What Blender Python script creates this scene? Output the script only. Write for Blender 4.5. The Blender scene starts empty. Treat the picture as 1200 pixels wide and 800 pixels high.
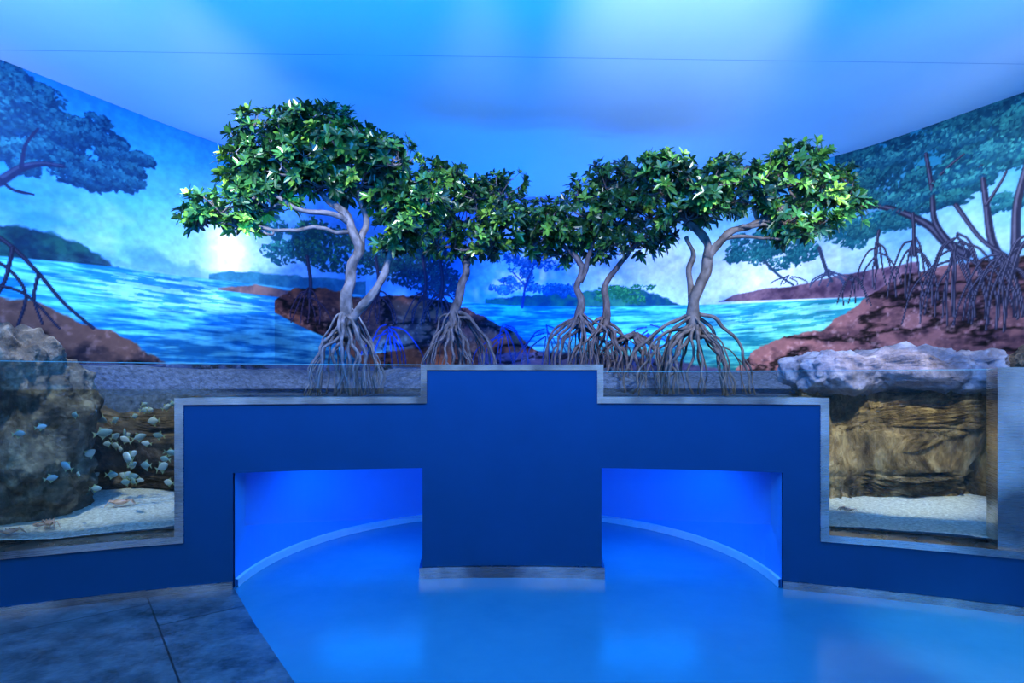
import bpy, math, random
import numpy as np
from mathutils import Vector, noise as mn

random.seed(7); rng = np.random.default_rng(11)
scene = bpy.context.scene
scene.view_settings.view_transform = 'Standard'
try: scene.view_settings.look = 'None'
except Exception: pass

CAM_Z = 1.35; F = 650.0; HOR = 450.0
def P(u, v, Y):
    return Vector(((u-600)/F*Y, Y, CAM_Z-(v-HOR)/F*Y))
def lin(c):
    c = np.asarray(c, float)
    return np.where(c <= 0.04045, c/12.92, ((c+0.055)/1.055)**2.4)

# ---------------------------------------------------------------- helpers
def link(ob, parent=None):
    scene.collection.objects.link(ob)
    if parent: ob.parent = parent
    return ob
def empty(name, loc=(0,0,0)):
    e = bpy.data.objects.new(name, None); e.empty_display_size = .2
    scene.collection.objects.link(e); return e

class MB:
    def __init__(s): s.v=[]; s.f=[]; s.c=[]
    def add(s, vs, fs, col=(1,1,1)):
        o=len(s.v); s.v.extend([tuple(p) for p in vs]); s.f.extend([tuple(i+o for i in f) for f in fs]); s.c.extend([col]*len(vs))
    def tube(s, pts, rad, n=7, col=(1,1,1), caps=True, gn=0.0):
        pts=[Vector(p) for p in pts]
        if len(pts)<2: return
        vs=[]; fs=[]
        t=(pts[1]-pts[0]).normalized()
        a=t.orthogonal().normalized()
        for i,p in enumerate(pts):
            if i==0: t=pts[1]-pts[0]
            elif i==len(pts)-1: t=pts[-1]-pts[-2]
            else: t=pts[i+1]-pts[i-1]
            if t.length<1e-7: t=Vector((0,0,1))
            t.normalize()
            a=(a-t*a.dot(t)); 
            if a.length<1e-5: a=t.orthogonal()
            a.normalize(); b=t.cross(a)
            for k in range(n):
                an=2*math.pi*k/n
                r=rad[i]
                if gn: r*=1+gn*mn.noise(Vector((p.x*9+k*1.7,p.y*9,p.z*7)))
                vs.append(p+a*(r*math.cos(an))+b*(r*math.sin(an)))
        for i in range(len(pts)-1):
            for k in range(n):
                k2=(k+1)%n
                fs.append((i*n+k,i*n+k2,(i+1)*n+k2,(i+1)*n+k))
        if caps:
            fs.append(tuple(range(n-1,-1,-1))); m=(len(pts)-1)*n; fs.append(tuple(range(m,m+n)))
        s.add(vs,fs,col)
    def box(s,x0,x1,y0,y1,z0,z1,col=(1,1,1)):
        vs=[(x,y,z) for z in (z0,z1) for y in (y0,y1) for x in (x0,x1)]
        s.add(vs,[(0,2,3,1),(4,5,7,6),(0,1,5,4),(2,6,7,3),(0,4,6,2),(1,3,7,5)],col)
    def build(s,name,mat,parent=None,smooth=True,cols=False):
        me=bpy.data.meshes.new(name); me.from_pydata(s.v,[],s.f); me.update()
        if cols:
            at=me.color_attributes.new('Col','FLOAT_COLOR','POINT')
            arr=np.ones((len(s.v),4)); arr[:,:3]=np.array(s.c); at.data.foreach_set('color',arr.ravel())
        me.polygons.foreach_set('use_smooth',[smooth]*len(me.polygons))
        me.materials.append(mat)
        return link(bpy.data.objects.new(name,me),parent)

def spline(pts, per=6):
    pts=[np.array(p,float) for p in pts]
    if len(pts)<3:
        return [pts[0]+(pts[1]-pts[0])*t for t in np.linspace(0,1,per+1)]
    q=[2*pts[0]-pts[1]]+pts+[2*pts[-1]-pts[-2]]; out=[]
    for i in range(1,len(q)-2):
        for k in range(per):
            t=k/per; a,b,c,d=q[i-1],q[i],q[i+1],q[i+2]
            out.append(.5*((2*b)+(-a+c)*t+(2*a-5*b+4*c-d)*t*t+(-a+3*b-3*c+d)*t**3))
    out.append(pts[-1]); return out

# ---------------------------------------------------------------- materials
def newmat(name):
    m=bpy.data.materials.new(name); m.use_nodes=True
    nt=m.node_tree; return m,nt,nt.nodes['Principled BSDF']
def noisemat(name,c1,c2,scale=5,rough=.6,metal=0,bump=0,bscale=None,detail=6,stretch=(1,1,1),spec=.5,extra=None):
    m,nt,b=newmat(name); N=nt.nodes; Lk=nt.links
    tc=N.new('ShaderNodeTexCoord'); mp=N.new('ShaderNodeMapping'); mp.inputs['Scale'].default_value=stretch
    Lk.new(tc.outputs['Object'],mp.inputs[0])
    nz=N.new('ShaderNodeTexNoise'); nz.inputs['Scale'].default_value=scale; nz.inputs['Detail'].default_value=detail; nz.inputs['Roughness'].default_value=.65
    Lk.new(mp.outputs[0],nz.inputs['Vector'])
    r=N.new('ShaderNodeValToRGB'); r.color_ramp.elements[0].position=.35; r.color_ramp.elements[1].position=.65
    r.color_ramp.elements[0].color=c1; r.color_ramp.elements[1].color=c2
    if extra:
        e=r.color_ramp.elements.new(.52); e.color=extra
    Lk.new(nz.outputs[0],r.inputs[0]); Lk.new(r.outputs[0],b.inputs['Base Color'])
    b.inputs['Roughness'].default_value=rough; b.inputs['Metallic'].default_value=metal
    b.inputs['Specular IOR Level'].default_value=spec
    if bump:
        n2=N.new('ShaderNodeTexNoise'); n2.inputs['Scale'].default_value=bscale or scale*4; n2.inputs['Detail'].default_value=8
        Lk.new(mp.outputs[0],n2.inputs['Vector'])
        bp=N.new('ShaderNodeBump'); bp.inputs['Strength'].default_value=bump; bp.inputs['Distance'].default_value=.03
        Lk.new(n2.outputs[0],bp.inputs['Height']); Lk.new(bp.outputs[0],b.inputs['Normal'])
    return m
def colmat(name,rough=.5,spec=.5,noise=0.0,bump=0,nscale=20):
    m,nt,b=newmat(name); N=nt.nodes; Lk=nt.links
    a=N.new('ShaderNodeVertexColor'); a.layer_name='Col'
    out=a.outputs[0]
    if noise:
        nz=N.new('ShaderNodeTexNoise'); nz.inputs['Scale'].default_value=nscale; nz.inputs['Detail'].default_value=6
        mr=N.new('ShaderNodeMapRange'); mr.inputs['From Min'].default_value=.3; mr.inputs['From Max'].default_value=.7; mr.inputs['To Min'].default_value=1-noise; mr.inputs['To Max'].default_value=1+noise
        Lk.new(nz.outputs[0],mr.inputs['Value'])
        vm=N.new('ShaderNodeVectorMath'); vm.operation='MULTIPLY'
        Lk.new(out,vm.inputs[0]); Lk.new(mr.outputs[0],vm.inputs[1]); out=vm.outputs[0]
        if bump:
            bp=N.new('ShaderNodeBump'); bp.inputs['Strength'].default_value=bump; bp.inputs['Distance'].default_value=.02
            Lk.new(nz.outputs[0],bp.inputs['Height']); Lk.new(bp.outputs[0],b.inputs['Normal'])
    Lk.new(out,b.inputs['Base Color'])
    b.inputs['Roughness'].default_value=rough; b.inputs['Specular IOR Level'].default_value=spec
    return m
def clearmat(name,ior,tint,rough=0.0,bump=0,base=(1,1,1,1)):
    m,nt,b=newmat(name); N=nt.nodes; Lk=nt.links; N.remove(b)
    o=N['Material Output']; fr=N.new('ShaderNodeFresnel'); fr.inputs['IOR'].default_value=ior
    tr=N.new('ShaderNodeBsdfTransparent'); tr.inputs[0].default_value=tint
    gl=N.new('ShaderNodeBsdfGlossy'); gl.inputs['Roughness'].default_value=rough; gl.inputs[0].default_value=base
    mx=N.new('ShaderNodeMixShader'); Lk.new(fr.outputs[0],mx.inputs[0]); Lk.new(tr.outputs[0],mx.inputs[1]); Lk.new(gl.outputs[0],mx.inputs[2]); Lk.new(mx.outputs[0],o.inputs[0])
    if bump:
        nz=N.new('ShaderNodeTexNoise'); nz.inputs['Scale'].default_value=9; nz.inputs['Detail'].default_value=3
        bp=N.new('ShaderNodeBump'); bp.inputs['Strength'].default_value=bump; bp.inputs['Distance'].default_value=.02
        Lk.new(nz.outputs[0],bp.inputs['Height']); Lk.new(bp.outputs[0],gl.inputs['Normal']); Lk.new(bp.outputs[0],fr.inputs['Normal'])
    return m

m_ceiling=noisemat('ceiling_paint',(.72,.79,.88,1),(.75,.82,.90,1),1.2,.7)
m_bluewall=noisemat('matt_blue_laminate',(.003,.065,.175,1),(.004,.070,.19,1),3,.5,spec=.15)
m_room=noisemat('room_paint_blue',(.08,.22,.5,1),(.09,.24,.55,1),2,.6)
m_rear=noisemat('room_paint_pale',(.55,.66,.78,1),(.58,.69,.80,1),2,.6)  # unseen rear wall, made pale so the steel reflects silver
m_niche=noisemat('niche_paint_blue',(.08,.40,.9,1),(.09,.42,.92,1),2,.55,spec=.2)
# brushed steel: fine grain in roughness, soft patches in tone
m_steel,nt,b=newmat('brushed_stainless_steel'); N=nt.nodes; Lk=nt.links
tc=N.new('ShaderNodeTexCoord'); mp=N.new('ShaderNodeMapping'); mp.inputs['Scale'].default_value=(2,2,160); Lk.new(tc.outputs['Object'],mp.inputs[0])
nz=N.new('ShaderNodeTexNoise'); nz.inputs['Scale'].default_value=3; nz.inputs['Detail'].default_value=4; Lk.new(mp.outputs[0],nz.inputs['Vector'])
n2=N.new('ShaderNodeTexNoise'); n2.inputs['Scale'].default_value=2.2; n2.inputs['Detail'].default_value=3; Lk.new(tc.outputs['Object'],n2.inputs['Vector'])
r=N.new('ShaderNodeValToRGB'); r.color_ramp.elements[0].position=.38; r.color_ramp.elements[0].color=(.22,.22,.23,1); r.color_ramp.elements[1].position=.64; r.color_ramp.elements[1].color=(.85,.82,.78,1)
Lk.new(n2.outputs[0],r.inputs[0]); Lk.new(r.outputs[0],b.inputs['Base Color'])
mr=N.new('ShaderNodeMapRange'); mr.inputs['To Min'].default_value=.18; mr.inputs['To Max'].default_value=.38; Lk.new(nz.outputs[0],mr.inputs['Value']); Lk.new(mr.outputs[0],b.inputs['Roughness'])
b.inputs['Metallic'].default_value=1.0
m_nichetrim=noisemat('niche_baseboard_satin',(.6,.8,.85,1),(.7,.87,.9,1),6,.35)
m_floor=noisemat('epoxy_floor_blue',(.04,.25,.39,1),(.055,.29,.44,1),1.3,.22,bump=.03,bscale=6,spec=.65)
m_glass=clearmat('clear_glass',1.3,(.93,.97,.96,1))
m_glassedge=noisemat('glass_polished_edge',(.25,.5,.5,1),(.3,.55,.55,1),5,.15)
m_water=clearmat('water_surface',1.33,(.75,.92,.95,1),.02,.25)
m_sand=noisemat('coral_sand',(.42,.41,.36,1),(.85,.84,.78,1),45,.9,bump=.5,bscale=60)
m_bank=noisemat('bank_gravel',(.010,.02,.045,1),(.08,.105,.18,1),22,.9,bump=.7,bscale=40)
m_rock=noisemat('brown_rock',(.02,.013,.01,1),(.20,.13,.08,1),7,.85,bump=.9,bscale=16,extra=(.08,.05,.03,1))
m_rockolive=noisemat('olive_rock',(.06,.03,.010,1),(.60,.41,.21,1),6,.8,bump=1,bscale=22,stretch=(1.4,1.4,.5),extra=(.29,.18,.08,1))
m_rockgrey=noisemat('grey_rock',(.03,.027,.022,1),(.30,.26,.19,1),7,.85,bump=1,bscale=18,extra=(.12,.10,.075,1))
m_rockpale=noisemat('pale_rock',(.09,.08,.10,1),(.34,.31,.35,1),6,.85,bump=.9,bscale=18,extra=(.20,.18,.22,1))
m_leaf=colmat('leaf_green',.33,.5,.35,nscale=8)
m_bark=colmat('mangrove_bark',.75,.3,.6,.7,nscale=24)
m_fish=colmat('fish_skin',.3,.6)

# tiles: rows run parallel to the epoxy/tile joint
m_tile,nt,b=newmat('slate_tile'); N=nt.nodes; Lk=nt.links
tc=N.new('ShaderNodeTexCoord')
def dotn(vec,off):
    d=N.new('ShaderNodeVectorMath'); d.operation='DOT_PRODUCT'; d.inputs[1].default_value=vec; Lk.new(tc.outputs['Object'],d.inputs[0])
    a=N.new('ShaderNodeMath'); a.inputs[1].default_value=off; Lk.new(d.outputs['Value'],a.inputs[0]); return a.outputs[0]
cx=N.new('ShaderNodeCombineXYZ'); Lk.new(dotn((.6256,-.780,0),4.041+12),cx.inputs[0]); Lk.new(dotn((.780,.6256,0),-.395+19),cx.inputs[1])
br=N.new('ShaderNodeTexBrick'); br.offset=.6667; br.inputs['Scale'].default_value=1; br.inputs['Brick Width'].default_value=1.2; br.inputs['Row Height'].default_value=.95
br.inputs['Mortar Size'].default_value=.005; br.inputs['Color1'].default_value=(1,1,1,1); br.inputs['Color2'].default_value=(.75,.8,.85,1); br.inputs['Mortar'].default_value=(.1,.1,.12,1)
nz=N.new('ShaderNodeTexNoise'); nz.inputs['Scale'].default_value=5; nz.inputs['Detail'].default_value=9; nz.inputs['Roughness'].default_value=.72
rp=N.new('ShaderNodeValToRGB'); rp.color_ramp.elements[0].position=.38; rp.color_ramp.elements[0].color=(.03,.055,.07,1); rp.color_ramp.elements[1].position=.68; rp.color_ramp.elements[1].color=(.18,.24,.28,1)
mxn=N.new('ShaderNodeVectorMath'); mxn.operation='MULTIPLY'
Lk.new(cx.outputs[0],br.inputs['Vector']); Lk.new(tc.outputs['Object'],nz.inputs['Vector'])
Lk.new(nz.outputs[0],rp.inputs[0]); Lk.new(rp.outputs[0],mxn.inputs[0]); Lk.new(br.outputs['Color'],mxn.inputs[1]); Lk.new(mxn.outputs[0],b.inputs['Base Color'])
bp=N.new('ShaderNodeBump'); bp.inputs['Strength'].default_value=.5; bp.inputs['Distance'].default_value=.02; Lk.new(nz.outputs[0],bp.inputs['Height']); Lk.new(bp.outputs[0],b.inputs['Normal'])
b.inputs['Roughness'].default_value=.32

# ---------------------------------------------------------------- mural wall plan
plan=spline([(-5.8,1.85),(-4.99,3.19),(-4.18,4.53),(-3.2,6.15),(-2.05,7.25),(0,7.85),(2.3,7.45),(3.75,6.45),(4.65,5.04),(5.5,3.65),(6.3,2.3)],24)
plan=np.array(plan); seg=np.r_[0,np.cumsum(np.linalg.norm(np.diff(plan,axis=0),axis=1))]
bear=plan[:,0]/plan[:,1]
CEIL=4.0; Z0=.9
def muralY(x): return float(np.interp(x,plan[:,0],plan[:,1]))
DS=.0088
S=np.arange(0,seg[-1],DS); Zr=np.linspace(Z0,CEIL,int((CEIL-Z0)/DS))
PX=np.interp(S,seg,plan[:,0]); PY=np.interp(S,seg,plan[:,1])
NS,NZ=len(S),len(Zr); dz=Zr[1]-Zr[0]
UB=600+F*np.interp(S,seg,bear)            # image x coordinate of each wall column, seen from the camera
def Wp(u,v):                              # image pixel projected from the camera onto the wall -> (distance along wall, height)
    t=(u-600)/F; s=np.interp(t,bear,seg); y=np.interp(s,seg,plan[:,1])
    return s, CAM_Z-(v-HOR)/F*y, y
def fbm(scale,octv=5,sx=1.0,seed=0):
    r=np.random.default_rng(seed); out=np.zeros((NZ,NS)); amp=1; tot=0
    for o in range(octv):
        cell=scale/2**o; gx=int(S[-1]/(cell*sx))+3; gz=int((CEIL-Z0)/cell)+3
        g=r.random((gz,gx)); xi=S/(cell*sx); zi=(Zr-Z0)/cell
        x0=xi.astype(int); z0=zi.astype(int); fx=xi-x0; fz=zi-z0; fx=fx*fx*(3-2*fx); fz=fz*fz*(3-2*fz)
        a=g[z0][:,x0]; b_=g[z0][:,x0+1]; c=g[z0+1][:,x0]; d=g[z0+1][:,x0+1]
        out+=amp*((a*(1-fx)+b_*fx)*(1-fz)[:,None]+(c*(1-fx)+d*fx)*fz[:,None]); tot+=amp; amp*=.55
    return out/tot
C=np.zeros((NZ,NS,3)); ZZ=Zr[:,None]+np.zeros((1,NS))
def uc(table):
    us=[t[0] for t in table]; return np.stack([np.interp(UB,us,[t[1][k]/255 for t in table]) for k in range(3)],-1)
top=uc([(0,(22,105,175)),(200,(40,140,195)),(350,(25,110,205)),(600,(4,80,220)),(850,(12,120,195)),(1000,(38,128,150)),(1200,(34,108,128))])
hor=uc([(0,(75,150,205)),(150,(135,185,225)),(280,(230,240,255)),(400,(80,150,210)),(560,(110,165,235)),(640,(195,225,250)),(760,(205,228,246)),(850,(220,234,246)),(1000,(210,224,235)),(1200,(160,186,204))])
EL=(ZZ-CAM_Z)/PY[None]                     # elevation slope of the painted sky
t=np.clip((EL-.16)/.24,0,1)[...,None]; C[:]=hor[None]*(1-t)+top[None]*t
def blend(mask,col):
    global C
    col=np.array(col,float)
    if col.ndim==1: col=col/255
    C=C*(1-mask[...,None])+col*mask[...,None]
n1=fbm(1.2,6,1.6,1); n2=fbm(.5,6,1.5,2); n3=fbm(.12,4,1,3); n4=fbm(.25,5,6,4); nf=fbm(.05,3,1,5); nw=fbm(.05,4,8,6)
cl=np.clip((n1*.6+n2*.4-.47)*6,0,1)*np.clip(1-abs(EL-.24)/.16,0,1)
blend(cl*.8,(210,226,246))
cl=np.clip((fbm(.8,6,1.3,9)-.5)*7,0,1)*np.clip(1-abs(ZZ-3.0)/.8,0,1)
blend(cl*.3,(100,180,220))
cl=np.clip((fbm(.5,6,1.3,19)-.50)*8,0,1)*np.clip(1-abs(EL-.22)/.2,0,1)
blend(cl*.6,(45,112,178))
def smk(x): return np.clip(x,0,1)
# spotlight glare painted white into the clouds, then paler sky patches
s0,z0,_=Wp(268,292); g=np.exp(-(((S[None]-s0)/.25)**2+((ZZ-z0)/.42)**2)*1.2+ (n2-.5)*2.5); blend(smk(g*1.2),(255,255,255))
s0,z0,_=Wp(905,315); g=np.exp(-(((S[None]-s0)/.8)**2+((ZZ-z0)/.35)**2)); blend(smk(g)*.9,(248,250,252))
s0,z0,_=Wp(775,318); g=np.exp(-(((S[None]-s0)/.5)**2+((ZZ-z0)/.35)**2)); blend(smk(g)*.9,(245,249,252))
s0,z0,_=Wp(590,315); g=np.exp(-(((S[None]-s0)/.35)**2+((ZZ-z0)/.22)**2)+(n2-.5)*2); blend(smk(g)*.85,(235,244,255))
s0,z0,_=Wp(1125,270); g=np.exp(-(((S[None]-s0)/.5)**2+((ZZ-z0)/.4)**2)+(n2-.5)); blend(smk(g)*.6,(185,215,228))
def line(pts):
    us=np.arange(pts[0][0],pts[-1][0]+1,4.0); vs=np.interp(us,[p[0] for p in pts],[p[1] for p in pts])
    a=[Wp(u,v) for u,v in zip(us,vs)]
    return np.interp(S,[q[0] for q in a],[q[1] for q in a]), (S>=a[0][0])&(S<=a[-1][0])
def below(pts,soft=.012,wob=0,wn=None):
    l,m=line(pts); w=(wn-.5)*wob if wn is not None else 0
    return smk((l[None]+w-ZZ)/soft+.5)*m[None]
def mixc(a,b_,n): a=np.array(a)/255; b_=np.array(b_)/255; n=smk(n)[...,None]; return a*(1-n)+b_*n
# distant hills
blend(below([(-400,235),(0,262),(40,266),(90,285),(142,313)],.03,.12,n3),mixc((8,40,68),(22,78,82),(n3-.35)*3))
blend(below([(245,322),(270,318),(330,322),(430,330)],.02,.06,n3),mixc((20,80,120),(45,115,145),(n3-.3)*2))
blend(below([(568,352),(600,346),(690,342),(740,336),(772,345),(800,357)],.02,.1,n3),mixc((15,75,105),(50,130,100),(n3-.3)*2.5))
# water: layered ripples, deeper towards the shore
wl=below([(-700,230),(0,300),(140,313),(200,322),(300,333),(420,345),(600,358),(700,360),(860,356),(1020,348),(1200,340),(1900,300)],.012)
nw2=fbm(.025,3,9,26); nw3=fbm(.16,3,5,27)
rip=smk((nw*.6+nw2*.4-.40)*4.5); wc=mixc((12,100,165),(88,190,222),rip)
wc=wc*(.82+.5*(nw3[...,None]-.35))
grad=smk((ZZ-1.45)/.65)
wc=wc*(.80+.35*grad[...,None])
wgreen=smk((UB-600)/300)[None,:,None]; wc=wc*(1-wgreen*np.array([0,0,.14]))+wgreen*np.array([.05,.10,0])
blend(wl,wc)
s0,z0,_=Wp(200,345); g=np.exp(-(((S[None]-s0)/.8)**2+((ZZ-z0)/.16)**2)); blend(smk(g*(.25+1.4*(nw2>.52)))*.55,(175,220,242))
s0,z0,_=Wp(930,372); g=np.exp(-(((S[None]-s0)/1.0)**2+((ZZ-z0)/.18)**2)); blend(smk(g*(.25+1.4*(nw2>.52)))*.55,(160,228,228))
# islands
blend(below([(842,352),(870,344),(905,337),(950,332),(985,322),(1080,306)],.015,.05,n3)*smk((ZZ-line([(842,354),(1080,346)])[0][None])/.01),mixc((70,48,70),(140,102,115),(n3-.3)*2.5))
blend(below([(255,338),(300,334),(345,342),(390,352)],.015,.05,n3)*smk((ZZ-line([(255,340),(390,356)])[0][None])/.01),mixc((60,50,70),(115,88,90),(n3-.3)*2.5))
# brown banks with rock facets
nr=abs(fbm(.22,5,2.2,31)-.5)*2
def bankcol(a,b_,c): 
    q=mixc(a,b_,(n3*.5+n4*.3+nr*.6-.32)*3); q=q*(1-.75*smk(1-nr*7)[...,None])
    return q*(1-smk((nf-.62)*5)[...,None]*.5)+np.array(c)/255*smk((nf-.62)*5)[...,None]*.5
blend(below([(322,352),(345,338),(380,336),(420,348),(470,345),(520,352),(570,372),(600,388),(640,420)],.02,.1,n3),bankcol((28,18,30),(122,68,52),(165,110,92)))
lw=line([(322,365),(350,380),(390,398),(430,430),(640,440)])
blend(smk((lw[0][None]-ZZ)/.02)*lw[1][None]*(UB<470)[None],wc*.85)
blend(below([(-600,300),(0,348),(40,352),(90,378),(130,388),(165,408),(200,428)],.02,.08,n3),bankcol((20,20,34),(96,70,66),(132,105,108)))
blend(below([(862,432),(890,408),(930,392),(965,385),(1000,362),(1030,340),(1060,322),(1110,312),(1200,300),(1900,260)],.02,.1,n3),bankcol((46,30,42),(142,92,92),(178,138,140)))
# shore strip at bottom
blend(below([(-600,415),(0,426),(200,426),(400,428),(560,432)],.015,.03,n3),bankcol((25,40,80),(70,80,115),(110,120,150)))
blend(below([(560,415),(620,412),(760,418),(870,436),(1200,452),(1900,455)],.03,.05,n3),bankcol((20,35,75),(75,70,105),(95,105,145)))

def dab(s,z,ra,rb,ang,col,al=1.0):
    R=max(ra,rb); i0=int((s-R)/DS); i1=int((s+R)/DS)+2; j0=int((z-R-Z0)/dz); j1=int((z+R-Z0)/dz)+2
    i0=max(i0,0); j0=max(j0,0); i1=min(i1,NS); j1=min(j1,NZ)
    if i0>=i1 or j0>=j1: return
    x=S[i0:i1][None]-s; y=Zr[j0:j1][:,None]-z; ca,sa=math.cos(ang),math.sin(ang)
    m=np.clip(1.6-1.6*(((x*ca+y*sa)/ra)**2+((-x*sa+y*ca)/rb)**2),0,1)*al
    sub=C[j0:j1,i0:i1]; sub[:]=sub*(1-m[...,None])+np.array(col)*m[...,None]
def stroke(pts,w0,w1,col,hl=None,jit=.0):
    w=[Wp(*p)[:2] for p in pts]; sp=np.array(spline(w,10)); 
    for ps in (0,1):
        if ps==1 and hl is None: break
        for i in range(len(sp)-1):
            d=np.linalg.norm(sp[i+1]-sp[i]); tt=i/(len(sp)-1); wd=(w0+(w1-w0)*tt)*.5
            n=max(1,int(d/(wd*(.4 if ps==0 else .15)+.001)))
            for k in range(n):
                q=sp[i]+(sp[i+1]-sp[i])*k/n
                if ps==0: dab(q[0],q[1],wd+.004,wd+.004,0,np.array(col)/255)
                else: dab(q[0]-wd*.3,q[1]+wd*.3,wd*.35+.002,wd*.35+.002,0,np.array(hl)/255,.18)
def foliage(u,v,ru,rv,n,dark,light,size=.035,clumps=9,al=.9):
    s,z,y=Wp(u,v); rs=ru/F*y*1.1; rz=rv/F*y
    cs=[]
    for k in range(clumps):
        a=rng.random()*6.28; r=math.sqrt(rng.random())*.75; cs.append((s+rs*r*math.cos(a),z+rz*r*math.sin(a),rs*(.25+.25*rng.random()),rz*(.25+.25*rng.random())))
    dark=np.array(dark)/255; light=np.array(light)/255
    for ph in range(2):
        for k in range(n//2):
            c=cs[rng.integers(clumps)]; a=rng.random()*6.28; r=math.sqrt(rng.random())
            x=c[0]+c[2]*r*math.cos(a); yy=c[1]+c[3]*r*math.sin(a)
            h=(yy-c[1])/c[3]*.5+.5
            f=.15*rng.random() if ph==0 else np.clip(h*.8+.4*(rng.random()-.5),0,1)
            sz=size*(.5+.7*rng.random())*(1.5 if ph==0 else 1)
            dab(x,yy,sz,sz*.5,rng.random()*3.14,dark*(1-f)+light*f,al)
def proproots(u,v,spread,drop,n,w,col,hl=None):
    for k in range(n):
        f=(k+.5)/n*2-1+rng.normal(0,.08); du=f*spread; st=v-rng.random()*drop*.45
        stroke([(u+f*3,st),(u+du*.45,st+drop*.12+abs(1-abs(f))*drop*.15),(u+du*.85,v+drop*.45),(u+du+rng.normal(0,2),v+drop*(.85+.2*rng.random()))],w,w*.55,col,hl)

# centre-left painted tree group
foliage(340,285,45,32,900,(10,58,85),(45,140,130),.028)
foliage(395,290,55,35,900,(12,50,65),(50,128,80),.028)
foliage(470,300,60,40,1200,(12,42,65),(38,112,90),.028)
foliage(520,330,45,28,700,(12,42,75),(36,104,100),.026)
for u in (360,440,495,515): 
    stroke([(u,300),(u+4,330),(u+2,350)],.04,.05,(30,35,60),(80,80,100)); proproots(u+2,350,28,30,7,.018,(40,30,50),(110,80,90))
# distant centre trees
for (u,v,a,b_) in ((590,335,18,10),(612,330,18,16),(640,338,20,12),(665,342,16,9),(745,343,30,13),(715,345,22,10)):
    foliage(u,v,a,b_,260,(15,80,140) if u<700 else (18,92,66),(60,165,195) if u<700 else (85,190,100),.022,6)
stroke([(612,360),(616,335),(625,312)],.035,.02,(30,60,130)); stroke([(616,335),(600,318)],.02,.012,(30,60,130)); foliage(618,305,32,14,300,(15,80,150),(50,150,200),.025)
foliage(652,308,26,10,160,(15,80,150),(50,150,200),.022)
# right distant trees
for (u,v,a,b_) in ((868,292,28,20),(905,300,30,16),(945,285,34,24),(985,272,34,26),(1010,255,34,24),(900,270,24,14)):
    foliage(u,v,a,b_,420,(12,74,92),(62,155,148),.025,7)
stroke([(895,305),(912,322),(930,334)],.03,.02,(40,70,95)); stroke([(960,290),(968,315),(975,330)],.04,.03,(50,60,85)); proproots(972,322,34,14,7,.016,(50,60,90),(120,120,140)); proproots(925,326,26,8,5,.012,(50,60,90))
# right large painted mangroves
dk=(34,34,52); hb=(135,125,140)
TR=[(1030,185,45,35),(1075,160,50,34),(1120,175,45,30),(1150,145,50,32),(1195,140,45,34),(1040,215,40,26),(1110,215,50,26),(1175,185,45,28),(1085,240,45,22),(1240,150,60,50),(1300,140,60,60)]
for (u,v,a,b_) in TR: foliage(u,v,a,b_,950,(10,50,70),(55,138,122),.028,11)
for (u,v,a,b_) in ((1025,268,26,16),(1055,258,26,16),(1180,235,26,12)): foliage(u,v,a,b_,320,(12,62,80),(58,134,124),.024,7)
stroke([(1005,238),(1045,245),(1085,262),(1110,285),(1135,300)],.05,.11,dk,hb)
stroke([(1085,180),(1092,220),(1096,260),(1118,292)],.035,.07,dk,hb)
stroke([(1150,195),(1156,240),(1162,280),(1175,310)],.04,.09,dk,hb)
stroke([(1205,190),(1192,240),(1190,290),(1185,320)],.06,.09,dk,hb)
stroke([(1120,240),(1150,280),(1180,300)],.04,.03,dk,hb)
stroke([(1092,215),(1112,195),(1130,180)],.03,.015,dk,hb); stroke([(1156,240),(1172,215),(1180,200)],.03,.015,dk,hb)
stroke([(1030,270),(1026,295),(1028,315)],.03,.035,dk,hb)
proproots(1028,300,30,38,7,.018,dk,hb)
proproots(1072,300,34,55,8,.02,dk,hb); stroke([(1070,250),(1072,300)],.03,.035,dk,hb)
proproots(1120,305,62,75,16,.020,dk,hb); proproots(1175,318,60,60,14,.022,dk,hb); proproots(1210,300,60,90,10,.028,dk,hb)
proproots(1000,330,22,28,6,.013,dk,hb)
for (u,v,a,b_) in ((1060,232,35,14),(1130,205,40,14),(1185,168,35,18),(1110,165,50,16),(1030,190,30,14)): foliage(u,v,a,b_,300,(14,62,84),(78,168,146),.026,8)
# left large painted tree
TL=[(20,120,45,38),(60,150,50,34),(105,160,42,26),(150,188,34,22),(40,185,40,24),(90,195,45,24),(125,205,36,16),(0,95,50,30),(-50,120,60,60),(-110,120,60,70)]
for (u,v,a,b_) in TL: foliage(u,v,a,b_,950,(6,42,84),(36,108,136),.028,11)
stroke([(-60,240),(0,212),(25,197),(50,192),(75,195)],.09,.03,(20,35,75),(60,80,120)); stroke([(0,210),(15,222),(40,228)],.03,.015,(20,35,75)); stroke([(25,197),(30,170),(45,150)],.03,.012,(20,35,75))
for a in (([(-20,265),(15,290),(45,320),(75,355),(110,385)],.04),([(-20,300),(10,315),(30,345),(20,385)],.03),([(15,290),(5,330),(-20,370)],.03),([(45,320),(40,350),(50,380)],.025),([(-20,330),(30,345),(70,385)],.025)):
    stroke(a[0],a[1],a[1]*.6,(18,25,50),(60,70,100))
# twigs/roots in centre
for u in (455,590,640,760): proproots(u,395,40,34,9,.016,(25,45,110),(60,90,150))
C=np.clip(C*(1+.22*(nf-.5)[...,None]),0,1)

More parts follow.
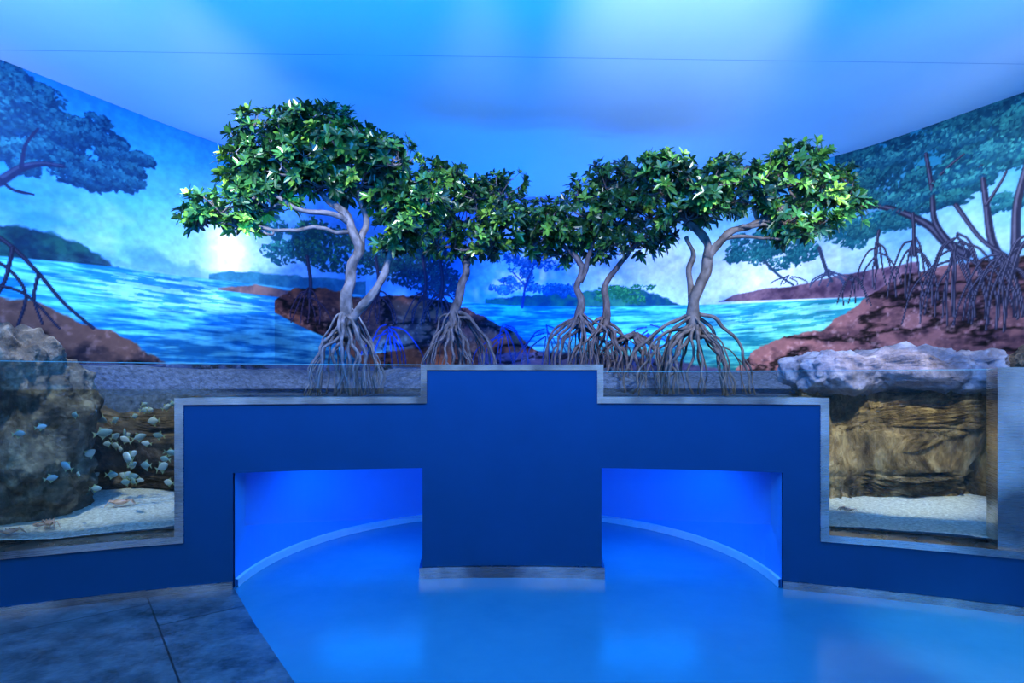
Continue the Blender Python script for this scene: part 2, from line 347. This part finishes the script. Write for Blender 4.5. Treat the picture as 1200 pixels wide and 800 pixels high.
colr=lin(C)
gv=np.empty((NZ,NS,3)); gv[...,0]=PX[None]; gv[...,1]=PY[None]; gv[...,2]=ZZ
idx=np.arange(NZ*NS).reshape(NZ,NS)
q=np.stack([idx[:-1,:-1],idx[:-1,1:],idx[1:,1:],idx[1:,:-1]],-1).reshape(-1,4)
me=bpy.data.meshes.new('wall_mural'); me.vertices.add(NZ*NS); me.vertices.foreach_set('co',gv.ravel())
me.loops.add(q.size); me.loops.foreach_set('vertex_index',q.ravel().astype(np.int32)); me.polygons.add(len(q))
me.polygons.foreach_set('loop_start',np.arange(0,q.size,4,dtype=np.int32)); me.polygons.foreach_set('loop_total',np.full(len(q),4,dtype=np.int32))
me.update(calc_edges=True); me.polygons.foreach_set('use_smooth',np.ones(len(q),bool))
at=me.color_attributes.new('Col','FLOAT_COLOR','POINT'); cc=np.ones((NZ*NS,4)); cc[:,:3]=colr.reshape(-1,3); at.data.foreach_set('color',cc.ravel())
m_mural=colmat('painted_mural',.8,.1); me.materials.append(m_mural)
link(bpy.data.objects.new('wall_mural',me))

# ---------------------------------------------------------------- room shell
mb=MB(); mb.box(-6.6,6.6,-3.2,8.3,-.1,0); mb.build('floor',m_floor,smooth=False)
mb=MB(); mb.box(-6.6,6.6,-3.2,8.3,CEIL,CEIL+.1); mb.build('ceiling',m_ceiling,smooth=False)
mb=MB(); mb.box(-5.95,-5.8,-3,1.85,0,CEIL); mb.build('wall_left',m_room,smooth=False)
mb=MB(); mb.box(6.3,6.45,-3,2.3,0,CEIL); mb.build('wall_right',m_room,smooth=False)
mb=MB(); mb.box(-5.95,6.45,-3.15,-3,0,CEIL); mb.build('wall_rear',m_rear,smooth=False)
mb=MB(); mb.add([(-4.25,4.39,CEIL-.002),(4.72,4.60,CEIL-.002),(4.72,4.605,CEIL-.002),(-4.25,4.395,CEIL-.002)],[(0,3,2,1)]); mb.build('trim_1',noisemat('ceiling_seam',(.2,.35,.55,1),(.22,.37,.58,1),4),smooth=False)
# tile area
mb=MB()
poly=[(-5.78,.9),(-5.2,1.6),(-4.3,2.42),(-3.6,2.90),(-2.94,3.25),(-2.4,3.47),(-1.83,3.655),(-1.45,3.12),(-.98,2.5),(-.2,1.4),(.5,.4),(1.2,-.6),(1.2,-2.9),(-5.78,-2.9)]
mb.add([(x,y,.001) for x,y in poly]+[(x,y,.006) for x,y in poly],[tuple(range(len(poly),2*len(poly)))]+[(i,(i+1)%len(poly),(i+1)%len(poly)+len(poly),i+len(poly)) for i in range(len(poly))])
mb.build('slate_tile_floor',m_tile,smooth=False)

# ---------------------------------------------------------------- curved partition
RC=7.0; CY=-3.1
def arc(x,d): a=math.asin(max(-1,min(1,x/RC))); return ((RC+d)*math.sin(a),CY+(RC+d)*math.cos(a))
def cbox(mb,x0,x1,d0,d1,z0,z1,n=None):
    n=n or max(1,int(abs(x1-x0)/.06)); vs=[];fs=[]
    for i in range(n+1):
        x=x0+(x1-x0)*i/n
        for (d,z) in ((d0,z0),(d1,z0),(d1,z1),(d0,z1)):
            p=arc(x,d); vs.append((p[0],p[1],z))
    for i in range(n):
        for k in range(4):
            k2=(k+1)%4; fs.append((i*4+k,i*4+k2,(i+1)*4+k2,(i+1)*4+k))
    fs.append((3,2,1,0)); m=n*4; fs.append((m,m+1,m+2,m+3)); mb.add(vs,fs)
XL,XR=-2.16,2.05; OL,OR_=-1.84,1.79; PL=.625; HT=1.262; HL=.375; HP=1.487; TH=.2; HO=.765
XE0,XE1=-5.77,6.27
par=empty('tank_partition_wall')
mb=MB()
cbox(mb,XE0,XL,0,TH,0,HL-.02); cbox(mb,XL,OL,0,TH,0,HT-.02); cbox(mb,OL,-PL,0,TH,HO,HT-.02)
cbox(mb,-PL,PL,-.004,TH+.1,0,HP-.02)
cbox(mb,PL,OR_,0,TH,HO,HT-.02); cbox(mb,OR_,XR,0,TH,0,HT-.02); cbox(mb,XR,XE1,0,TH,0,HL-.02)
mb.build('wall_panels',m_bluewall,par,smooth=False)
mb=MB(); T=.046; e=.014
cbox(mb,XE0,XL+T,-e,TH+.02,HL-.045,HL); cbox(mb,XL-.002,XL+T,-e,TH+.01,HL-.045,HT); cbox(mb,XL,-PL,-e,TH+.02,HT-.045,HT)
cbox(mb,-PL-.012,-PL+.03,-e-.002,TH+.11,HT-.045,HP); cbox(mb,-PL-.012,PL+.012,-e-.002,TH+.11,HP-.038,HP); cbox(mb,PL-.03,PL+.012,-e-.002,TH+.11,HT-.045,HP)
cbox(mb,PL,XR,-e,TH+.02,HT-.045,HT); cbox(mb,XR-T,XR+.002,-e,TH+.01,HL-.045,HT); cbox(mb,XR-T,XE1,-e,TH+.02,HL-.045,HL)
mb.build('steel_capping',m_steel,par,smooth=False)
mb=MB(); cbox(mb,XE0,OL+.0,-.012,.01,0,.05); cbox(mb,OR_,XE1,-.012,.01,0,.05); cbox(mb,-PL-.02,PL+.02,-.03,TH+.11,0,.078)
mb.build('steel_baseboard',m_steel,par,smooth=False)
# steel post
mb=MB(); cbox(mb,2.88,3.12,.02,.2,HL-.005,1.45); mb.build('steel_post',m_steel,smooth=False)
# glass
gp=empty('tank_glass_panel')
mb=MB(); cbox(mb,XE0,-PL-.015,.172,.186,HL,1.49); cbox(mb,PL+.015,XE1,.172,.186,HL,1.44); mb.build('glass_pane',m_glass,gp,smooth=False)
mb=MB(); cbox(mb,XE0,-PL-.015,.172,.186,1.489,1.493); cbox(mb,PL+.015,XE1,.172,.186,1.439,1.443); mb.build('glass_edge',m_glassedge,gp,smooth=False)

# niche
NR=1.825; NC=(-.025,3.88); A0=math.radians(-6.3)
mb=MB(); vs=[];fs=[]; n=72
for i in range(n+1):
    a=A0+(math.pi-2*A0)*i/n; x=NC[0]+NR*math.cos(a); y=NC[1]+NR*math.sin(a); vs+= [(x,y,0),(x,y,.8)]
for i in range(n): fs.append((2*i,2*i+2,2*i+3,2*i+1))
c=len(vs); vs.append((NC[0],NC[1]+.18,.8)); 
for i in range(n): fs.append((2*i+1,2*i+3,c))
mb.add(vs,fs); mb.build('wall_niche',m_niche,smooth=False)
mb=MB(); vs=[];fs=[]
for i in range(n+1):
    a=A0+(math.pi-2*A0)*i/n
    for r,z in ((NR-.002,0),(NR-.02,0),(NR-.02,.055),(NR-.002,.06)): vs.append((NC[0]+r*math.cos(a),NC[1]+r*math.sin(a),z))
for i in range(n):
    for k in range(3): fs.append((i*4+k,i*4+k+1,(i+1)*4+k+1,(i+1)*4+k))
mb.add(vs,fs); mb.build('baseboard_niche',m_nichetrim,smooth=False)

# ---------------------------------------------------------------- bank
def sst(a,b_,x): t=max(0,min(1,(x-a)/(b_-a))); return t*t*(3-2*t)
def bankH(x,y):
    d=muralY(x)-y
    h=1.25+.27*max(sst(1.1,.1,d), sst(5.3,6.0,y)*sst(2.0,1.2,abs(x)))
    return h+.03*mn.noise(Vector((x*2.5,y*2.5,0)))+.012*mn.noise(Vector((x*9,y*9,3)))
mb=MB(); vs=[];fs=[]; nx,ny=220,60
for i in range(nx+1):
    x=-5.7+11.9*i/nx; my=muralY(x)-.01; fy=arc(max(-6.3,min(6.3,x)),.25)[1] 
    k=sst(2.0,2.2,abs(x)); yf=fy+(min(4.85,my-.05)-fy)*k if my-.05>fy else fy
    yf=max(yf,fy); yf=min(yf,my-.03)
    vs.append((x,yf,.85 if abs(x)<1.97 else .35))
    for j in range(ny+1):
        y=yf+(my-yf)*j/ny; vs.append((x,y,bankH(x,y)))
w=ny+2
for i in range(nx):
    for j in range(w-1): fs.append((i*w+j,(i+1)*w+j,(i+1)*w+j+1,i*w+j+1))
mb.add(vs,fs); mb.build('gravel_bank',m_bank)
# sand
for sg,(a0,a1) in enumerate(((-5.7,-1.98),(1.95,6.2))):
    mb=MB(); vs=[];fs=[]; nx,ny=90,30
    for i in range(nx+1):
        x=a0+(a1-a0)*i/nx; y0=arc(x,.19)[1]; y1=min(5.0,muralY(x))
        y1=max(y1,y0+.05)
        for j in range(ny+1):
            y=y0+(y1-y0)*j/ny; vs.append((x,y,.40+.05*j/ny+.02*mn.noise(Vector((x*3,y*3,5)))+.006*mn.noise(Vector((x*20,y*20,5)))))
    w=ny+1
    for i in range(nx):
        for j in range(ny): fs.append((i*w+j,(i+1)*w+j,(i+1)*w+j+1,i*w+j+1))
    mb.add(vs,fs); mb.build('sand_bed',m_sand)
# water surface
mb=MB(); vs=[];fs=[]; nx=120
for i in range(nx+1):
    x=-5.7+11.9*i/nx; y0=arc(x,.187)[1]; vs+=[(x,y0,1.318),(x,max(y0+.02,muralY(x)-.02),1.318)]
for i in range(nx): fs.append((2*i,2*i+2,2*i+3,2*i+1))
mb.add(vs,fs); mb.build('tank_water',m_water)

# ---------------------------------------------------------------- rocks
import bmesh
def rock(name,c,r,mat,seed=0,pw=.6,amp=.18,stretch=(1,1,1),fr=1.6,sub=6,taper=0):
    bm=bmesh.new(); bmesh.ops.create_icosphere(bm,subdivisions=sub,radius=1)
    for v in bm.verts:
        n=v.co.normalized(); p=Vector([math.copysign(abs(k)**pw,k) for k in n])
        q=Vector((p.x*r[0],p.y*r[1],p.z*r[2])); sc=Vector((q.x*stretch[0],q.y*stretch[1],q.z*stretch[2]))*fr+Vector((seed*7.1,seed*3.3,seed))
        d=mn.fractal(sc,.9,2.1,6)*amp + abs(mn.noise(sc*2.3))*-amp*.6
        vv=mn.voronoi(sc*1.6)[0]; d+=(vv[1]-vv[0])*amp*.35
        d+=mn.fractal(sc*5,.8,2.1,4)*amp*.3
        k=1-taper*(p.z*.5+.5)
        v.co=Vector((q.x*k,q.y*k,q.z))+n*d+Vector(c)
    me=bpy.data.meshes.new(name); bm.to_mesh(me); bm.free(); me.materials.append(mat)
    me.polygons.foreach_set('use_smooth',[True]*len(me.polygons))
    return link(bpy.data.objects.new(name,me))
rock('grey_boulder',(-3.68,3.98,1.0),(.60,.42,.72),m_rockgrey,1,.6,.16,taper=.26)
rock('submerged_rock_wall',(-2.95,5.05,.76),(1.1,.36,.42),m_rock,2,.45,.16,fr=1.8)
rock('submerged_rock_wall',(3.32,4.9,.80),(1.15,.42,.47),m_rockolive,3,.4,.19,stretch=(2.1,1.2,.65),fr=2.0)
rock('pale_rock_ledge',(3.27,4.80,1.46),(.83,.42,.17),m_rockpale,4,.55,.10,fr=2.6)
rock('shore_rock',(4.45,4.65,1.40),(.40,.3,.28),m_rock,5,.6,.14)

# ---------------------------------------------------------------- mangroves
GREENS=[(.011,.052,.016),(.018,.080,.022),(.032,.12,.026),(.075,.20,.028),(.18,.33,.04),(.008,.036,.024)]
def leaf(mb,o,dirv,up,Ln,W,col,droop):
    d=dirv.normalized(); side=d.cross(up)
    if side.length<1e-4: side=d.orthogonal()
    side.normalize(); nrm=side.cross(d).normalized()
    vs=[];
    for t,wd in ((0,.12),(.3,.85),(.62,1.0),(.88,.55),(1,.04)):
        c=o+d*(Ln*t)-Vector((0,0,1))*(droop*Ln*t*t)
        for k in (-1,0,1): vs.append(c+side*(k*wd*W*.5)+nrm*(abs(k)*wd*W*.14))
    fs=[]
    for i in range(4):
        for k in range(2): fs.append((i*3+k,i*3+k+1,(i+1)*3+k+1,(i+1)*3+k))
    mb.add(vs,fs,col)
def mangrove(Y,stems,lobes,rootc,rootspread,nroots,bright=1.0,barkc=(.30,.27,.27),dens=1.0,lsz=.088):
    tree=empty('mangrove_tree'); wood=MB(); lv=MB(); nodes=[]
    for st in stems:
        pts=[P(p[0],p[1],Y+(p[2] if len(p)>2 else 0)) for p in st['p']]
        sp=[Vector(q) for q in spline(pts,6)]
        for i,q in enumerate(sp): q+= .035*Vector((mn.noise(q*5),mn.noise(q*5+Vector((9,0,0))),mn.noise(q*4+Vector((0,9,0)))*.6))
        r=np.linspace(st['r'][0],st['r'][1],len(sp)); wood.tube(sp,r,12,barkc,gn=.4); nodes+=[(q,rr) for q,rr in zip(sp,r)]
    sc=Y/F
    topn=nodes[:]
    for lb in lobes:
        u,v,ru,rv=lb[:4]; dy=lb[4] if len(lb)>4 else random.uniform(-.25,.25); lit=lb[5] if len(lb)>5 else 0  # lamp-lit lobes: extra brightness painted into the leaf colour
        c=P(u,v,Y+dy); R=Vector((ru*sc,min(.42,max(.22,ru*sc*.8)),rv*sc))
        hub=c-Vector((0,0,R.z*.4))
        cand=[nd for nd in topn if nd[0].z<hub.z+.05] or topn
        nb=min(cand,key=lambda nd:(nd[0]-hub).length+ (0.0 if nd[0].z<hub.z else .5))
        mid=(nb[0]+hub)/2+Vector((random.uniform(-.06,.06),random.uniform(-.05,.05),random.uniform(-.04,.1)))
        sp=[Vector(q) for q in spline([nb[0],mid,hub],6)]
        for q in sp[1:]: q+=.05*Vector((mn.noise(q*6),mn.noise(q*6+Vector((5,0,0))),mn.noise(q*6+Vector((0,5,0)))))
        r0=min(nb[1]*.62,.02); wood.tube(sp,np.linspace(r0,.010,len(sp)),7,barkc,gn=.2)
        newn=[(q,.015) for q in sp[6:]]; subs=[]
        for k in range(9):
            a=k/9*6.28+random.random(); e_=hub+Vector((R.x*.62*math.cos(a),R.y*.62*math.sin(a),R.z*random.uniform(-.1,.75)))
            m=(hub+e_)/2+Vector((random.uniform(-.04,.04),random.uniform(-.04,.04),-.02))
            s2=[Vector(q) for q in spline([hub,m,e_],4)]; wood.tube(s2,np.linspace(.010,.005,len(s2)),5,barkc); subs+=s2
        topn+=newn
        n=int(ru*rv/18*dens)+12
        for k in range(n):
            while True:
                d=Vector((random.gauss(0,1),random.gauss(0,1),random.gauss(0,1)))
                if d.length>.1: break
            d.normalize()
            if d.z<-.8: d.z*=-.5
            rr=random.uniform(.35,1.1)**.6
            p=c+Vector((d.x*R.x,d.y*R.y,d.z*R.z))*rr
            if p.z>CEIL-.12: p.z=CEIL-.12-random.random()*.1
            if k%2==0:
                nb=min(subs,key=lambda q:(q-p).length); wood.tube([nb,(nb+p)/2+Vector((0,0,-.01)),p],[.005,.004,.003],4,barkc,caps=False)
            ax=(d+Vector((0,0,.6))).normalized(); a0=random.random()*6.28; s1=ax.orthogonal().normalized(); s2=ax.cross(s1)
            nl=random.randint(7,10)
            gi=random.random(); base=GREENS[random.choice([0,0,1,1,2,5]) if gi<.70 else random.choice([2,3,3,4])]
            for j in range(nl):
                a=a0+j*2.4; el=random.uniform(.1,1.0)
                dv=(s1*math.cos(a)+s2*math.sin(a))*math.cos(el)+ax*math.sin(el)
                f=random.uniform(.6,1.4)*bright*(1+lit)
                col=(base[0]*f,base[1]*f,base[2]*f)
                leaf(lv,p-ax*.02*random.random(),dv,ax,lsz*random.uniform(.7,1.25),lsz*random.uniform(.33,.46),col,random.uniform(0,.35))
    # prop roots
    for (u,v,h) in rootc:
        b0=P(u,v,Y)
        for k in range(nroots):
            a=2*math.pi*(k+random.random()*.9)/nroots; rad=rootspread*sc*random.uniform(.45,1.12)
            ex=b0.x+rad*math.cos(a); ey=Y+rad*math.sin(a)*.8
            ez=bankH(ex,ey)-.03; sz=b0.z+random.uniform(-.3,1.15)*h*sc
            s_=Vector((b0.x+.015*math.cos(a),b0.y+.015*math.sin(a),sz)); g=Vector((ex,ey,ez)); hz=sz-ez
            o1=random.uniform(.36,.54); o2=random.uniform(.76,.92)
            k1=s_+Vector((math.cos(a)*rad*o1,math.sin(a)*rad*o1*.8,-hz*random.uniform(.08,.25))); k2=s_+Vector((math.cos(a)*rad*o2,math.sin(a)*rad*o2*.8,-hz*random.uniform(.42,.6)))
            sp=[Vector(q) for q in spline([s_,k1,k2,g],7)]
            for q in sp[2:]: q+=.05*Vector((mn.noise(q*6),mn.noise(q*6+Vector((5,0,0))),mn.noise(q*6+Vector((0,5,0)))*.5))
            r0=random.uniform(.008,.019)*Y/5.2; wood.tube(sp,np.linspace(r0*1.15,r0*.6,len(sp)),7,barkc,gn=.35)
            for rep in range(random.choice((0,0,1,1))):
                m=sp[random.randint(8,16)]; a2=a+random.choice((-1,1))*random.uniform(.4,1.2)
                g2=Vector((m.x+rad*.3*math.cos(a2),m.y+rad*.25*math.sin(a2),0)); g2.z=bankH(g2.x,g2.y)-.03
                kk=(m+g2)/2+Vector((math.cos(a2)*.04,math.sin(a2)*.03,.05)); s3=[Vector(q) for q in spline([m,kk,g2],5)]
                for q in s3[1:]: q+=.03*Vector((mn.noise(q*8),mn.noise(q*8+Vector((5,0,0))),0))
                wood.tube(s3,np.linspace(r0*.7,r0*.4,len(s3)),6,barkc,gn=.2)
    wood.build('trunk_and_prop_roots',m_bark,tree,cols=True); lv.build('foliage',m_leaf,tree,cols=True,smooth=False)
    return tree

mangrove(4.95,[
 dict(p=[(406,398),(404,372),(405,345),(413,315),(419,290),(411,262),(392,240),(366,214)],r=(.062,.024)),
 dict(p=[(408,382),(424,362,-.05),(442,335,-.05),(455,305),(464,282),(480,262),(492,244)],r=(.042,.018)),
 dict(p=[(418,294),(428,268,.1),(424,240,.1),(412,208),(402,182)],r=(.036,.015)),
 dict(p=[(410,262),(388,252,-.1),(352,246,-.12),(318,226,-.18),(292,236,-.2),(268,244,-.2)],r=(.026,.009)),
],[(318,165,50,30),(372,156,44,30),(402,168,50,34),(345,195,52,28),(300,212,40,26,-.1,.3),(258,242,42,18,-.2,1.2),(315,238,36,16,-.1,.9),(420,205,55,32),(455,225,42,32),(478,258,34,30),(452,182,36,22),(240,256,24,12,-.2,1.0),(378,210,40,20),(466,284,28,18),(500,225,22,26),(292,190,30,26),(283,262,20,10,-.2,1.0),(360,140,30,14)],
 [(405,385,25)],54,24,1.0,(.12,.11,.13))
mangrove(5.75,[
 dict(p=[(530,384),(534,360),(541,335),(544,312),(535,292),(524,272)],r=(.052,.022)),
 dict(p=[(544,312),(558,290,.1),(574,272),(588,255)],r=(.034,.016)),
],[(520,205,30,20),(502,240,30,26),(540,248,42,30),(588,220,32,22),(594,252,28,24),(556,284,38,18),(512,282,36,20),(556,226,28,18),(585,285,24,16)],
 [(530,382,18)],48,20,.8,(.075,.068,.09),.95)
mangrove(6.05,[
 dict(p=[(680,384),(682,360),(677,335),(682,312),(668,292),(652,276)],r=(.048,.02)),
 dict(p=[(681,330),(690,305),(694,282),(690,262)],r=(.032,.016)),
],[(640,262,36,24),(688,243,42,34),(650,290,34,20),(698,288,34,20),(668,275,36,20),(622,282,20,18),(630,250,24,16)],
 [(680,382,15)],46,19,.8,(.07,.06,.08),.95)
mangrove(6.0,[
 dict(p=[(708,386),(711,362),(708,340),(718,318),(736,298),(748,280)],r=(.045,.018)),
],[(735,220,42,26),(764,245,30,28),(716,206,34,16),(740,282,40,20),(722,252,34,26),(770,278,24,18)],
 [(710,384,12),(745,394,4)],48,15,.8,(.075,.056,.065),.95)
mangrove(5.25,[
 dict(p=[(812,398),(813,375),(816,350),(826,322),(830,296),(821,272),(803,255),(784,236)],r=(.064,.024)),
 dict(p=[(829,302),(846,280,-.05),(874,264),(906,250),(938,236)],r=(.042,.018)),
 dict(p=[(814,362),(808,330,.1),(812,300,.1),(806,278)],r=(.032,.018)),
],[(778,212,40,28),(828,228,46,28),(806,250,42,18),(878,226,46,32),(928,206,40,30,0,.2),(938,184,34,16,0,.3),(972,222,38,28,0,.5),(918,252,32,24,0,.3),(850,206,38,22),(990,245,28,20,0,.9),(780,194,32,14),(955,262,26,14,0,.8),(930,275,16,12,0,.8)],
 [(813,390,24)],76,28,.95,(.105,.08,.075))

# ---------------------------------------------------------------- fish
fm=MB()
def fish(p,Ln,yaw,pitch,c1=(.25,.55,.55)):
    o=Vector(p); d=Vector((math.cos(yaw)*math.cos(pitch),math.sin(yaw)*math.cos(pitch),math.sin(pitch))); s=Vector((-math.sin(yaw),math.cos(yaw),0)); u=s.cross(d)*-1
    if u.z<0: u=-u
    st=((.5,.02,.02),(.42,.11,.05),(.28,.21,.09),(.1,.26,.11),(-.08,.22,.09),(-.22,.13,.06),(-.32,.06,.03),(-.36,.05,.015)); vs=[];fs=[]
    for (x,h,t) in st:
        for k in range(10):
            a=6.283*k/10; vs.append(o+d*(x*Ln)+u*(h*Ln*math.cos(a))+s*(t*Ln*math.sin(a)))
    for i in range(len(st)-1):
        for k in range(10): fs.append((i*10+k,i*10+(k+1)%10,(i+1)*10+(k+1)%10,(i+1)*10+k))
    fs.append(tuple(range(10))); fm.add(vs,fs,c1)
    q=lambda a,b_: o+d*(a*Ln)+u*(b_*Ln)
    ye=(.34,.40,.20)
    fm.add([q(-.34,.04),q(-.58,.22),q(-.48,0),q(-.58,-.22),q(-.34,-.04)],[(0,1,2,4),(2,3,4)],ye)
    fm.add([q(.12,.25),q(-.14,.42),q(-.14,.30),q(-.28,.1)],[(0,1,2,3)],ye); fm.add([q(.12,-.25),q(-.14,-.42),q(-.14,-.30),q(-.28,-.1)],[(0,1,2,3)],ye)
    for sg in (-1,1):
        ec=q(.34,.04)+s*(sg*.06*Ln); fm.add([ec+u*.018*Ln,ec+d*.018*Ln,ec-u*.018*Ln,ec-d*.018*Ln,ec+s*sg*.012*Ln],[(0,1,4),(1,2,4),(2,3,4),(3,0,4)],(.01,.01,.01))
FL=[(121,507,4.1,.12,.4,.2),(150,536,3.95,.145,2.6,.3),(96,513,4.2,.10,.2,.6),(22,508,3.2,.07,.1,.1),(180,493,4.2,.11,2.9,-.1),(190,547,4.0,.12,-.3,.4),(146,508,4.3,.10,2.2,.9),(131,556,4.2,.09,.1,0),(118,491,4.4,.10,.4,-.6),(78,546,3.4,.09,3,.5),(163,512,4.3,.10,.8,.3),(171,545,4.2,.11,2.8,0),(104,532,4.1,.10,.5,.7),(186,510,4.4,.09,3.3,.2),(60,560,3.3,.07,.4,.2),(155,558,4.3,.09,.2,.1),(198,565,4.1,.09,2.9,.1),(112,572,4.1,.08,.3,0),(136,522,4.4,.09,2.9,.2),(170,480,4.4,.08,.3,.1),(200,530,4.3,.09,.4,-.2),(92,556,3.7,.07,2.5,.3),(48,500,3.25,.06,.3,.2),(88,486,3.6,.07,2.8,.1)]
for k in range(26): FL.append((random.uniform(100,204),random.uniform(466,572),random.uniform(4.1,4.45),random.uniform(.055,.09),random.choice((0,3.1))+random.uniform(-.5,.5),random.uniform(-.3,.6)))
for (u,v,Y,sz,yw,pt) in FL:
    fish(P(u,v,Y),sz,yw,pt,random.choice([(.28,.38,.36),(.46,.52,.48),(.16,.28,.28)]))
fm.build('fish_school',m_fish,cols=True)
# crabs
def crab(x,y,z,sz,yaw):
    m=MB(); ca,sa=math.cos(yaw),math.sin(yaw)
    T_=lambda a,b_,c: Vector((x+(a*ca-b_*sa)*sz,y+(a*sa+b_*ca)*sz,z+c*sz))
    vs=[];fs=[]
    for i in range(7):
        ph=math.pi*i/6
        for k in range(12):
            th=6.283*k/12; vs.append(T_(.5*math.sin(ph)*math.cos(th),.36*math.sin(ph)*math.sin(th),.32+.2*math.cos(ph)))
    for i in range(6):
        for k in range(12): fs.append((i*12+k,(i+1)*12+k,(i+1)*12+(k+1)%12,i*12+(k+1)%12))
    cc_=(.75,.42,.3); m.add(vs,fs,cc_)
    for sg in (-1,1):
        for k in range(4):
            b_=-.25+.15*k; m.tube([T_(sg*.4,b_,.3),T_(sg*.75,b_*1.6,.5),T_(sg*1.05,b_*2.2,.02)],[.05*sz,.04*sz,.015*sz],6,cc_)
        m.tube([T_(sg*.35,.25,.3),T_(sg*.6,.55,.35),T_(sg*.35,.8,.3)],[.06*sz,.07*sz,.12*sz],7,cc_); m.tube([T_(sg*.35,.8,.3),T_(sg*.15,1.0,.28)],[.1*sz,.02*sz],6,cc_); m.tube([T_(sg*.4,.82,.34),T_(sg*.3,1.05,.34)],[.05*sz,.01*sz],6,cc_)
        m.tube([T_(sg*.12,.32,.4),T_(sg*.14,.4,.55)],[.02*sz,.03*sz],6,(.02,.02,.02))
    m.build('crab',m_fish,cols=True)
crab(-2.93,4.15,.44,.09,.5); crab(-3.02,3.62,.42,.08,2.4); crab(-3.1,3.42,.42,.07,1.0); crab(2.42,4.0,.43,.06,2)

# ---------------------------------------------------------------- lights
def aim(ob,tgt): ob.rotation_euler=(Vector(tgt)-ob.location).to_track_quat('-Z','Y').to_euler()
def spot(name,loc,tgt,power,col,ang=80,blend=.8,rad=.08):
    l=bpy.data.lights.new(name,'SPOT'); l.energy=power; l.color=col; l.spot_size=math.radians(ang); l.spot_blend=blend; l.shadow_soft_size=rad
    o=link(bpy.data.objects.new(name,l)); o.location=loc; aim(o,tgt); return o
def area(name,loc,tgt,power,col,sx,sy):
    l=bpy.data.lights.new(name,'AREA'); l.energy=power; l.color=col; l.shape='RECTANGLE'; l.size=sx; l.size_y=sy
    o=link(bpy.data.objects.new(name,l)); o.location=loc; aim(o,tgt); return o
WH=(.84,.94,1.0)
for x,tx in ((-4.2,-4.2),(-2.2,-2.6),(-.2,-.3),(2.0,2.2),(4.0,4.2)):
    spot('ceiling_spot',(x,2.9,3.85),(tx,6.3,2.1),620,WH,75,.9)
area('added_ceiling_uplight',(0,1.9,2.75),(0,4.4,4.4),370,(.0,.25,1),7,.5)  # free-hanging area lamp added out of view to light the ceiling smoothly
area('added_rear_uplight',(0,7.35,1.75),(0,6.6,4),130,(.0,.15,1),4,.15)  # strip added behind the trees to light the rear ceiling without crown shadows
spot('blue_wall_wash',(-.1,6.6,1.75),(-.1,7.85,2.2),70,(.0,.14,1),95,1)
spot('white_wall_wash',(-2.8,5.3,1.7),(-3.05,6.3,2.5),70,(.85,.95,1),46,1)
spot('white_wall_wash',(1.3,6.4,1.6),(1.7,7.6,2.35),85,(.8,.94,1),75,1)
spot('white_wall_wash',(2.5,5.7,1.6),(3.1,6.95,2.35),75,(.85,.96,1),80,1)
# warm accents on the outer crowns
spot('canopy_accent',(-2.6,2.9,3.85),P(275,245,4.8),330,(1,.93,.55),20,.8,.05)
spot('canopy_accent',(2.9,3.0,3.85),P(965,245,5.2),260,(1,.94,.6),20,.8,.05)
spot('ceiling_wash',(1.0,1.6,2.9),(1.2,3.75,4),330,(.78,.88,1),44,.9)
spot('ceiling_wash',(-3.0,1.8,2.8),(-3.4,4.1,4),200,(.4,.66,1),62,1)
spot('ceiling_wash',(3.8,1.8,2.8),(3.3,4.9,4),150,(.4,.66,1),46,1)
area('added_blue_fill',(0,.6,3.92),(0,.8,0),125,(.02,.42,1),4,2)  # unseen blue panel added overhead to light the front room
area('added_lobby_fill',(0,-1.6,3.92),(0,-2.4,0),125,(.80,.88,1),5,1)  # unseen white panel added for silver steel reflections and front fill
for x in (-1.05,1.0): area('niche_lamp',(x,4.45,.785),(x,4.6,0),18,(.0,.20,1),.9,.5)
spot('tank_spot',(-2.9,3.2,3.85),(-3.1,4.35,.6),300,(1,.93,.75),32,.7)
spot('tank_spot',(2.75,2.6,3.85),(3.0,4.5,.75),620,(1,.87,.65),28,.7)
spot('added_floor_spot',(2.9,1.0,3.8),(2.5,2.75,0),450,(.4,.75,1),19,.6)  # spot added in place of a skylight reflection on the floor
w=bpy.data.worlds.new('World'); scene.world=w; w.use_nodes=True; w.node_tree.nodes['Background'].inputs[0].default_value=(.02,.12,.5,1); w.node_tree.nodes['Background'].inputs[1].default_value=.3

cam=bpy.data.cameras.new('camera'); co=link(bpy.data.objects.new('camera',cam)); co.location=(0,0,CAM_Z); co.rotation_euler=(math.pi/2,0,0)
cam.sensor_width=36; cam.lens=36*F/1200; cam.shift_y=(HOR-400)/1200; cam.clip_start=.05
scene.camera=co
